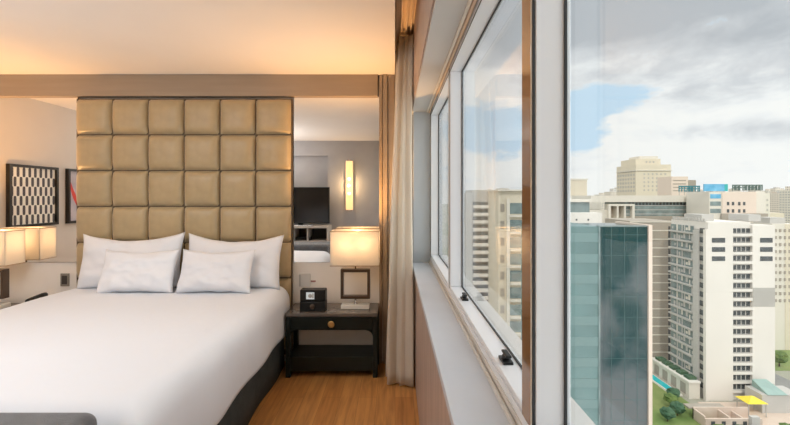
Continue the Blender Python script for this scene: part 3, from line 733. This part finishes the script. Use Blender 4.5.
# --- long glazed building
Y6 = 204.; t = thing('glazed_building', 'long low building with pale flat roof and dark glazing across the middle distance', 'building', (px(592, Y6), Y6, GZ))
w6 = px(707, Y6)-px(592, Y6)
bpart(t, 'building_body', E['mwin'], 17, w6-2, .6, 20, 0, pz(202, Y6)-GZ)
bpart(t, 'flat_roof', E['cream2'], -1, w6-2, -.8, 21, pz(202, Y6)-GZ, pz(195.5, Y6)-GZ)
bpart(t, 'lower_wall', E['brown'], 17, w6-2, .2, .55, 0, pz(216, Y6)-GZ)
for k in range(3): bpart(t, 'glazing_band', E['lgrey'], 17, w6-2, .45, .58, pz(206.0+k*4.2, Y6)-GZ, pz(205.3+k*4.2, Y6)-GZ)
for k in range(22): bpart(t, 'window', E['dwin'], 19+k*1.75, 20.1+k*1.75, .5, .59, pz(205, Y6)-GZ, pz(202.3, Y6)-GZ)
m = MB(); x0 = px(607, Y6)-px(592, Y6); x1 = px(633, Y6)-px(592, Y6); zz0, zz1 = pz(221, Y6)-GZ, pz(204, Y6)-GZ
m.box(x0, x1, -1.5, 2, zz1-1, zz1); m.box(x0, x0+1.2, -1.5, 2, 0, zz1-1); m.box(x1-1.2, x1, -1.5, 2, 0, zz1-1); m.box(x0+4.3, x0+5.1, -1.5, 2, 0, zz1-1); m.box(x0+8, x0+8.8, -1.5, 2, 0, zz1-1); m.box(x0, x1, -1.6, 2, 0, zz0+1.5)
m.build('portal_frame', E['cream2'], t); bpart(t, 'portal_recess', E['brown'], x0+.5, x1-.5, 2.01, 2.5, 0, zz1-.5)
bpart(t, 'end_wall', E['cream2'], -1, x0-.01, 0, 10, 0, pz(210, Y6)-GZ)
# --- pink block with windows
Y7 = 186.; t = thing('pink_block', 'pinkish block with two rows of small square windows under a rooftop sign', 'building', (px(712, Y7), Y7, GZ))
w7 = px(765, Y7)-px(712, Y7); zt = pz(192, Y7)-GZ
bpart(t, 'building_body', E['pink'], 4.8, w7-4, 0, 15, 0, zt); bpart(t, 'window_bay', E['cream2'], -1, 4.79, .3, 15, 0, zt)
bpart(t, 'side_wing', E['cream2'], w7-3.98, w7+.5, .5, 15, 0, zt+.3)
for r in range(3): bpart(t, 'blue_window', [E['blue'], E['mwin'], E['mwin']][r], -.6, 4.3, .2, .29, zt-3.0-r*3.4, zt-1.0-r*3.4)
for r in range(2):
    for c in (6.9, 9.2, 12.1, 14.4): bpart(t, 'window', E['dwin'], c, c+1.1, -.08, -.01, zt-6.2-r*3.4, zt-4.6-r*3.4)
bpart(t, 'dark_base', E['brown'], 4, w7+1, -.5, -.1, 0, pz(213.5, Y7)-GZ)
# rooftop signs: unreadable letters from here, built as upright letter bars
def glyphs(t, x0, x1, z0, z1, n, m, name='letter'):
    st = (x1-x0)/n; rnd = random.Random(n*3+1)
    for k in range(n):
        a = x0+k*st; w_ = st*.78; g = MB(); h = z1-z0; s_ = w_*.28
        g.box(a, a+s_, 0, .4, z0, z1)
        g.box(a+s_, a+w_, 0, .4, z1-h*.22, z1)
        if rnd.random() < .8: g.box(a+s_, a+w_*.9, 0, .4, z0+h*.38, z0+h*.58)
        if rnd.random() < .45: g.box(a+w_-s_, a+w_, 0, .4, z0, z1-h*.22)
        elif rnd.random() < .4: g.box(a+s_, a+w_, 0, .4, z0, z0+h*.2)
        g.build(name, m, t)
t = thing('rooftop_sign', 'rooftop sign of dark teal letters standing on the long flat roof', 'sign', (px(679, Y6+2), Y6+2, pz(195.3, Y6+2)-.06))
glyphs(t, 0, px(703, Y7)-px(679, Y7), pz(191, Y7)-pz(195.3, Y7), pz(184.5, Y7)-pz(195.3, Y7), 8, E['tealsign'])
m = MB(); m.box(0, 12, .45, .56, 1.6, 1.9)
for k in range(5): m.box(.5+k*2.7, .7+k*2.7, .55, .8, 0, 3)
m.build('sign_frame', E['grey'], t)
t = thing('billboard', 'bright blue rooftop billboard with a teal end, above the blue windows', 'billboard', (px(704, Y7+1), Y7+1, pz(191.9, Y7)))
q = px(724.5, Y7+1)-px(704, Y7+1); bpart(t, 'blue_board', E['blue'], 0, q, 0, .5, .4, pz(184, Y7)-pz(191.9, Y7)); bpart(t, 'teal_board', mat('teal_board', (.03, .42, .42), .6), q+.05, q+1.6, 0, .5, .4, pz(184, Y7)-pz(191.9, Y7))
for k in range(4): bpart(t, 'post', E['grey'], .5+k*3, .7+k*3, .55, .75, .02, 2.5)
t = thing('rooftop_sign', 'rooftop sign of dark grey green letters on the pinkish block', 'sign', (px(734, Y7), Y7+.7, zt+GZ+.3))
glyphs(t, 0, px(765, Y7)-px(734, Y7), .5, pz(185.2, Y7)-pz(192, Y7), 9, E['dksign'])
m = MB(); m.box(0, 14, .45, .6, .3, .5)
for k in range(6): m.box(k*2.6+.3, k*2.6+.5, .45, .6, 0, .5)
m.build('sign_frame', E['grey'], t)
# --- big stepped cream building
Y8 = 320.; t = thing('stepped_building', 'large cream stepped building with rows of small windows on the skyline', 'building', (px(636, Y8), Y8, GZ))
X8 = lambda p: px(p, Y8)-px(636, Y8); Z8 = lambda y: pz(y, Y8)-GZ
bpart(t, 'main_body', E['cream'], 0, X8(671), 0, 28, 0, Z8(164.5))
bpart(t, 'upper_storey', E['cream'], 1.5, X8(663), 3, 24, Z8(164.5), Z8(158.5)); bpart(t, 'top_storey', E['cream2'], 6, X8(662), 5, 20, Z8(158.5), Z8(155.5))
bpart(t, 'cornice', E['cream2'], -.6, X8(671)+.6, -.7, -.01, Z8(170.8), Z8(170)); bpart(t, 'cornice', E['cream2'], -.6, -.01, 0, 28, Z8(170.8), Z8(170))
for r in range(6):
    for c in range(7): bpart(t, 'window', E['grey'], -.12, -.01, 1.6+c*3.8, 3.6+c*3.8, Z8(171.8+r*4), Z8(169.6+r*4))
for r in range(5):
    for c in range(6): bpart(t, 'window', E['grey'], X8(643.5+c*4.2), X8(644.9+c*4.2), -.12, -.01, Z8(175+r*4), Z8(173.2+r*4))
for c in range(3): bpart(t, 'window', E['grey'], X8(648+c*3.6), X8(649.5+c*3.6), 2.85, 2.99, Z8(162.5), Z8(160.8))
Y9 = 260.; t = thing('brick_building', 'brownish pink building beside the cream stepped building', 'building', (px(671, Y9), Y9, GZ))
X9 = lambda p: px(p, Y9)-px(671, Y9); Z9 = lambda y: pz(y, Y9)-GZ
bpart(t, 'building_body', E['pink'], X9(671.5), X9(688), 0, 14, 0, Z9(176.5)); bpart(t, 'lower_wing', E['brown'], X9(688.1), X9(696), 0, 14, 0, Z9(180))
for k in range(4): bpart(t, 'window_row', E['brown'], X9(673), X9(686), -.1, -.01, Z9(181+k*3.4), Z9(180+k*3.4))
# --- beige tower at right edge
Y10 = 170.; t = thing('beige_tower', 'beige tower with a regular grid of small windows at the right edge', 'building', (px(772, Y10), Y10, GZ))
X10 = lambda p: px(p, Y10)-px(772, Y10); Z10 = lambda y: pz(y, Y10)-GZ
bpart(t, 'tower_body', E['cream2'], 0, X10(800), 0, 14, 0, Z10(224)); bpart(t, 'upper_storey', E['lgrey'], 1, X10(790), 2, 10, Z10(224), Z10(218)); bpart(t, 'beige_stripe', E['cream'], X10(785), X10(791), -.1, -.01, 0, Z10(224))
for r in range(11):
    for c in range(5): bpart(t, 'window', E['brown'], X10(774.5+c*4.6), X10(776.5+c*4.6), -.2, -.11, Z10(232+r*7), Z10(229+r*7))
Y11 = 225.; t = thing('pale_tower', 'pale slab block behind the roof of the white tower', 'building', (px(756, Y11), Y11, GZ))
X11 = lambda p: px(p, Y11)-px(756, Y11); Z11 = lambda y: pz(y, Y11)-GZ
bpart(t, 'tower_body', E['cream2'], 0, X11(770), 0, 12, 0, Z11(193)); bpart(t, 'lower_wing', E['cream'], X11(770)+.02, X11(784), 0, 12, 0, Z11(213))
for r in range(4):
    for c in range(3): bpart(t, 'window', E['grey'], X11(758.5+c*4), X11(760+c*4), -.1, -.01, Z11(201+r*5), Z11(199+r*5))
for r in range(4):
    for c in range(2): bpart(t, 'window', E['grey'], X11(773.5+c*5), X11(775.3+c*5), -.1, -.01, Z11(221+r*5), Z11(219+r*5))
# --- towers through the middle window
Y12 = 150.; t = thing('balcony_tower', 'grey tower with white stacked balconies, seen through the middle window', 'building', (px(466, Y12), Y12, GZ))
X12 = lambda p: px(p, Y12)-px(466, Y12); Z12 = lambda y: pz(y, Y12)-GZ
bpart(t, 'tower_body', E['grey'], X12(472), X12(489), .6, 14, 0, Z12(190)); bpart(t, 'side_pier', E['lgrey'], 0, X12(472)-.02, 0, 14, 0, Z12(193)); bpart(t, 'end_pier', E['white'], X12(489.2), X12(497), 0, 14, 0, Z12(190))
for k in range(15):
    z = Z12(205+k*7.6)
    bpart(t, 'balcony', E['white'], X12(473), X12(488), -.9, .58, z-1.1, z-.1); bpart(t, 'window', E['dwin'], X12(473), X12(488), .48, .59, z, z+1.2)
Y13 = 125.; t = thing('tan_building', 'tan building with green glazed bays, right part of the middle window', 'building', (px(499, Y13), Y13, GZ))
X13 = lambda p: px(p, Y13)-px(499, Y13); Z13 = lambda y: pz(y, Y13)-GZ
bpart(t, 'building_body', E['cream'], 0, X13(530), .8, 14, 0, Z13(191)); bpart(t, 'front_pier', E['cream2'], X13(507), X13(510), .1, .78, 0, Z13(199))
bpart(t, 'roof_slab', E['cream2'], -.5, X13(532), -.3, 15, Z13(191), Z13(189.5))
for r in range(9):
    y = 203+r*17
    bpart(t, 'floor_slab', E['cream2'], X13(510.2), X13(530), -.2, .78, Z13(y+14), Z13(y+12)); bpart(t, 'glazed_bay', E['mwin'], X13(510.5), X13(530), .65, .79, Z13(y+11), Z13(y))
    bpart(t, 'window', E['brown'], X13(501), X13(505), .7, .79, Z13(y+9), Z13(y+1))
# --- faraway city: each block its own object, a few shared kinds of facade
fac = [banded('haze_paled_facade', c, w_, 3.2, 3.6, .45, .55) for c, w_ in (((.70, .66, .58), (.36, .36, .36)), ((.74, .68, .60), (.42, .38, .34)), ((.62, .60, .57), (.34, .36, .38)), ((.70, .58, .48), (.42, .36, .32)))]  # walls and windows paled in colour to imitate distance haze
rnd = random.Random(21)
labels = ['pale distant high-rise among many on the hazy skyline', 'beige distant high-rise among many on the hazy skyline', 'grey distant high-rise among many on the hazy skyline', 'brownish distant high-rise among many on the hazy skyline']
def far_block(Y, p, top, wpx, k=None):
    k = rnd.randrange(4) if k is None else k
    X = px(p, Y); w_ = wpx/F*Y; d_ = w_*rnd.uniform(.6, 1); h = max(8, pz(top, Y)-GZ)
    t = thing('high_rise', labels[k], 'building', (X, Y, GZ), 0, labels[k].split(' among')[0]+'s')
    bpart(t, 'tower_body', fac[k], 0, w_, 0, d_, 0, h)
    bpart(t, 'rooftop_room', fac[(k+1) % 4], w_*.25, w_*.7, d_*.2, d_*.8, h, h+rnd.uniform(2, 5))
occupied = []
for i in range(70):
    Y = rnd.uniform(420, 1500)
    if i < 34: p = rnd.uniform(752, 800)
    elif i < 48: p = rnd.uniform(588, 640)
    elif i < 60: p = rnd.uniform(440, 530)
    else: p = rnd.uniform(660, 760)
    w_ = rnd.uniform(14, 30)
    X = px(p, Y)
    if any(abs(X-a)+0 < (w_+c)*1.0 and abs(Y-b) < (w_+c) for a, b, c in occupied): continue
    occupied.append((X, Y, w_))
    far_block(Y, p, rnd.uniform(188, 198), w_*F/Y)
# low houses in the nearer valley
for i, (p, Y, h, c) in enumerate(((779, 262, 9, 'red'), (790, 272, 12, 'white'), (804, 262, 7, 'red'), (774, 297, 14, 'pink'), (790, 300, 10, 'cream'), (803, 288, 8, 'pink'), (783, 325, 16, 'lgrey'), (772, 340, 12, 'cream'))):
    t = thing('house', ['low house with clay roof beyond the park', 'low white house beyond the park'][0 if c == 'red' else 1] if c in ('red', 'white') else 'low flat-roofed house behind the park at the right edge', 'house', (px(p, Y), Y, GZ), 0, 'low houses beyond the park')
    bpart(t, 'house_body', E['cream2'] if c == 'red' else E[c], 0, 9, 0, 9, 0, h*.8); 
    MB().add([(-.4, -.4, h*.8), (9.4, -.4, h*.8), (9.4, 9.4, h*.8), (-.4, 9.4, h*.8), (4.5, 4.5, h)], [(0, 1, 4), (1, 2, 4), (2, 3, 4), (3, 0, 4), (3, 2, 1, 0)]).build('roof', E['red'] if c == 'red' else E['lgrey'], t)
    for k in range(2): bpart(t, 'window', E['dwin'], 1.2+k*4, 3.4+k*4, -.06, -.01, h*.4, h*.62)
# trees
def crown(seed, r, m):
    bm = bmesh.new(); bmesh.ops.create_icosphere(bm, subdivisions=3, radius=r)
    for v in bm.verts:
        n = noise.noise(v.co/r*1.9+Vector((seed, 0, 0))); n2 = noise.noise(v.co/r*5+Vector((seed, 5, 0)))
        v.co *= 1+.35*n+.16*n2; v.co.z *= .82
    me = bpy.data.meshes.new('crown'); bm.to_mesh(me); bm.free(); me.materials.append(m)
    for p_ in me.polygons: p_.use_smooth = False
    return me
crowns = [crown(i*7.3, 3.0, E['leaf'] if i % 2 else E['leaf2']) for i in range(4)]
tr = MB().tube([(0, 0, 0), (.1, 0, 2.6)], .25, 7, rs=[.3, .2]); trunk_o = tr.build('trunk', E['trunk']); trunk_me = trunk_o.data; bpy.data.objects.remove(trunk_o)
def tree(x, y, sc, k, lab, grp):
    t = thing('tree', lab, 'tree', (x, y, GZ+.15), rnd.uniform(0, 6), grp); t.scale = (sc, sc, sc)
    o = bpy.data.objects.new('crown', crowns[k % 4]); C.collection.objects.link(o); o.parent = t; o.location = (0, 0, 4.3)
    o = bpy.data.objects.new('trunk', trunk_me); C.collection.objects.link(o); o.parent = t
spots = []
for i in range(900):
    Y = rnd.uniform(150, 256); X = rnd.uniform(142, 250); p = 395+F*X/Y
    if p < 770 or p > 815 or (155 < Y < 205 and X > 148) or (Y > 230) or (Y > 218 and X < 240) : continue
    if any((X-a)**2+(Y-b)**2 < 52 for a, b in spots): continue
    spots.append((X, Y))
for i, (X, Y) in enumerate(spots):
    p = 395+F*X/Y
    tree(px(p, Y), Y, rnd.uniform(.8, 1.02), i, 'green tree crowded in the park beside the white tower', 'trees in the park')
for i, (x, y) in enumerate(((84, 119), (85.5, 124), (89, 128), (88, 108), (93, 107.5), (106, 108), (79, 116))): tree(x, y, rnd.uniform(.4, .65), i, 'small tree near the pool below the white tower', 'small trees near the pool')
for i in range(9): tree(12+(i%3)*8, 76+(i//3)*12, rnd.uniform(.6, .8), i, 'street tree far below the middle window', 'street trees below the middle window')
for i, (p, Y) in enumerate(((774, 362), (779, 374), (785, 365), (790, 378), (796, 366))):
    t = tree(px(p, Y), Y, 1.0, i, 'tree on the rise behind the far houses', 'trees behind the far houses')
# parked cars on the street
cmats = [mat('car_paint', c, .3) for c in ((.7, .7, .7), (.1, .1, .12), (.5, .06, .05), (.8, .8, .78))]
def car(x, y, k, lab):
    t = thing('car', lab, 'car', (x, y, GZ+.1)); 
    m = MB().prism([(-2.1, .3), (2.1, .3), (2.15, .8), (1.2, .95), (.7, 1.42), (-1.1, 1.42), (-1.8, .95), (-2.15, .85)], -.85, .85); m.build('car_body', cmats[k], t)
    MB().prism([(1.0, .96), (.62, 1.36), (-1.02, 1.36), (-1.55, .96)], -.87, .87).build('car_windows', E['dwin'], t)
    for sx in (-1.3, 1.3):
        for sy in (-.87, .87): MB().tube([(sx, sy-.1, .32), (sx, sy+.1, .32)], .32, 12).build('wheel', E['dwin'], t)
for i, (x, y, k, lab) in enumerate(((99, 106.5, 0, 'silver car on the street below the tower, leftmost'), (104.5, 103, 1, 'black car on the street below the tower'), (109.5, 107.5, 3, 'white car on the street below the tower'))): car(x, y, k, lab)
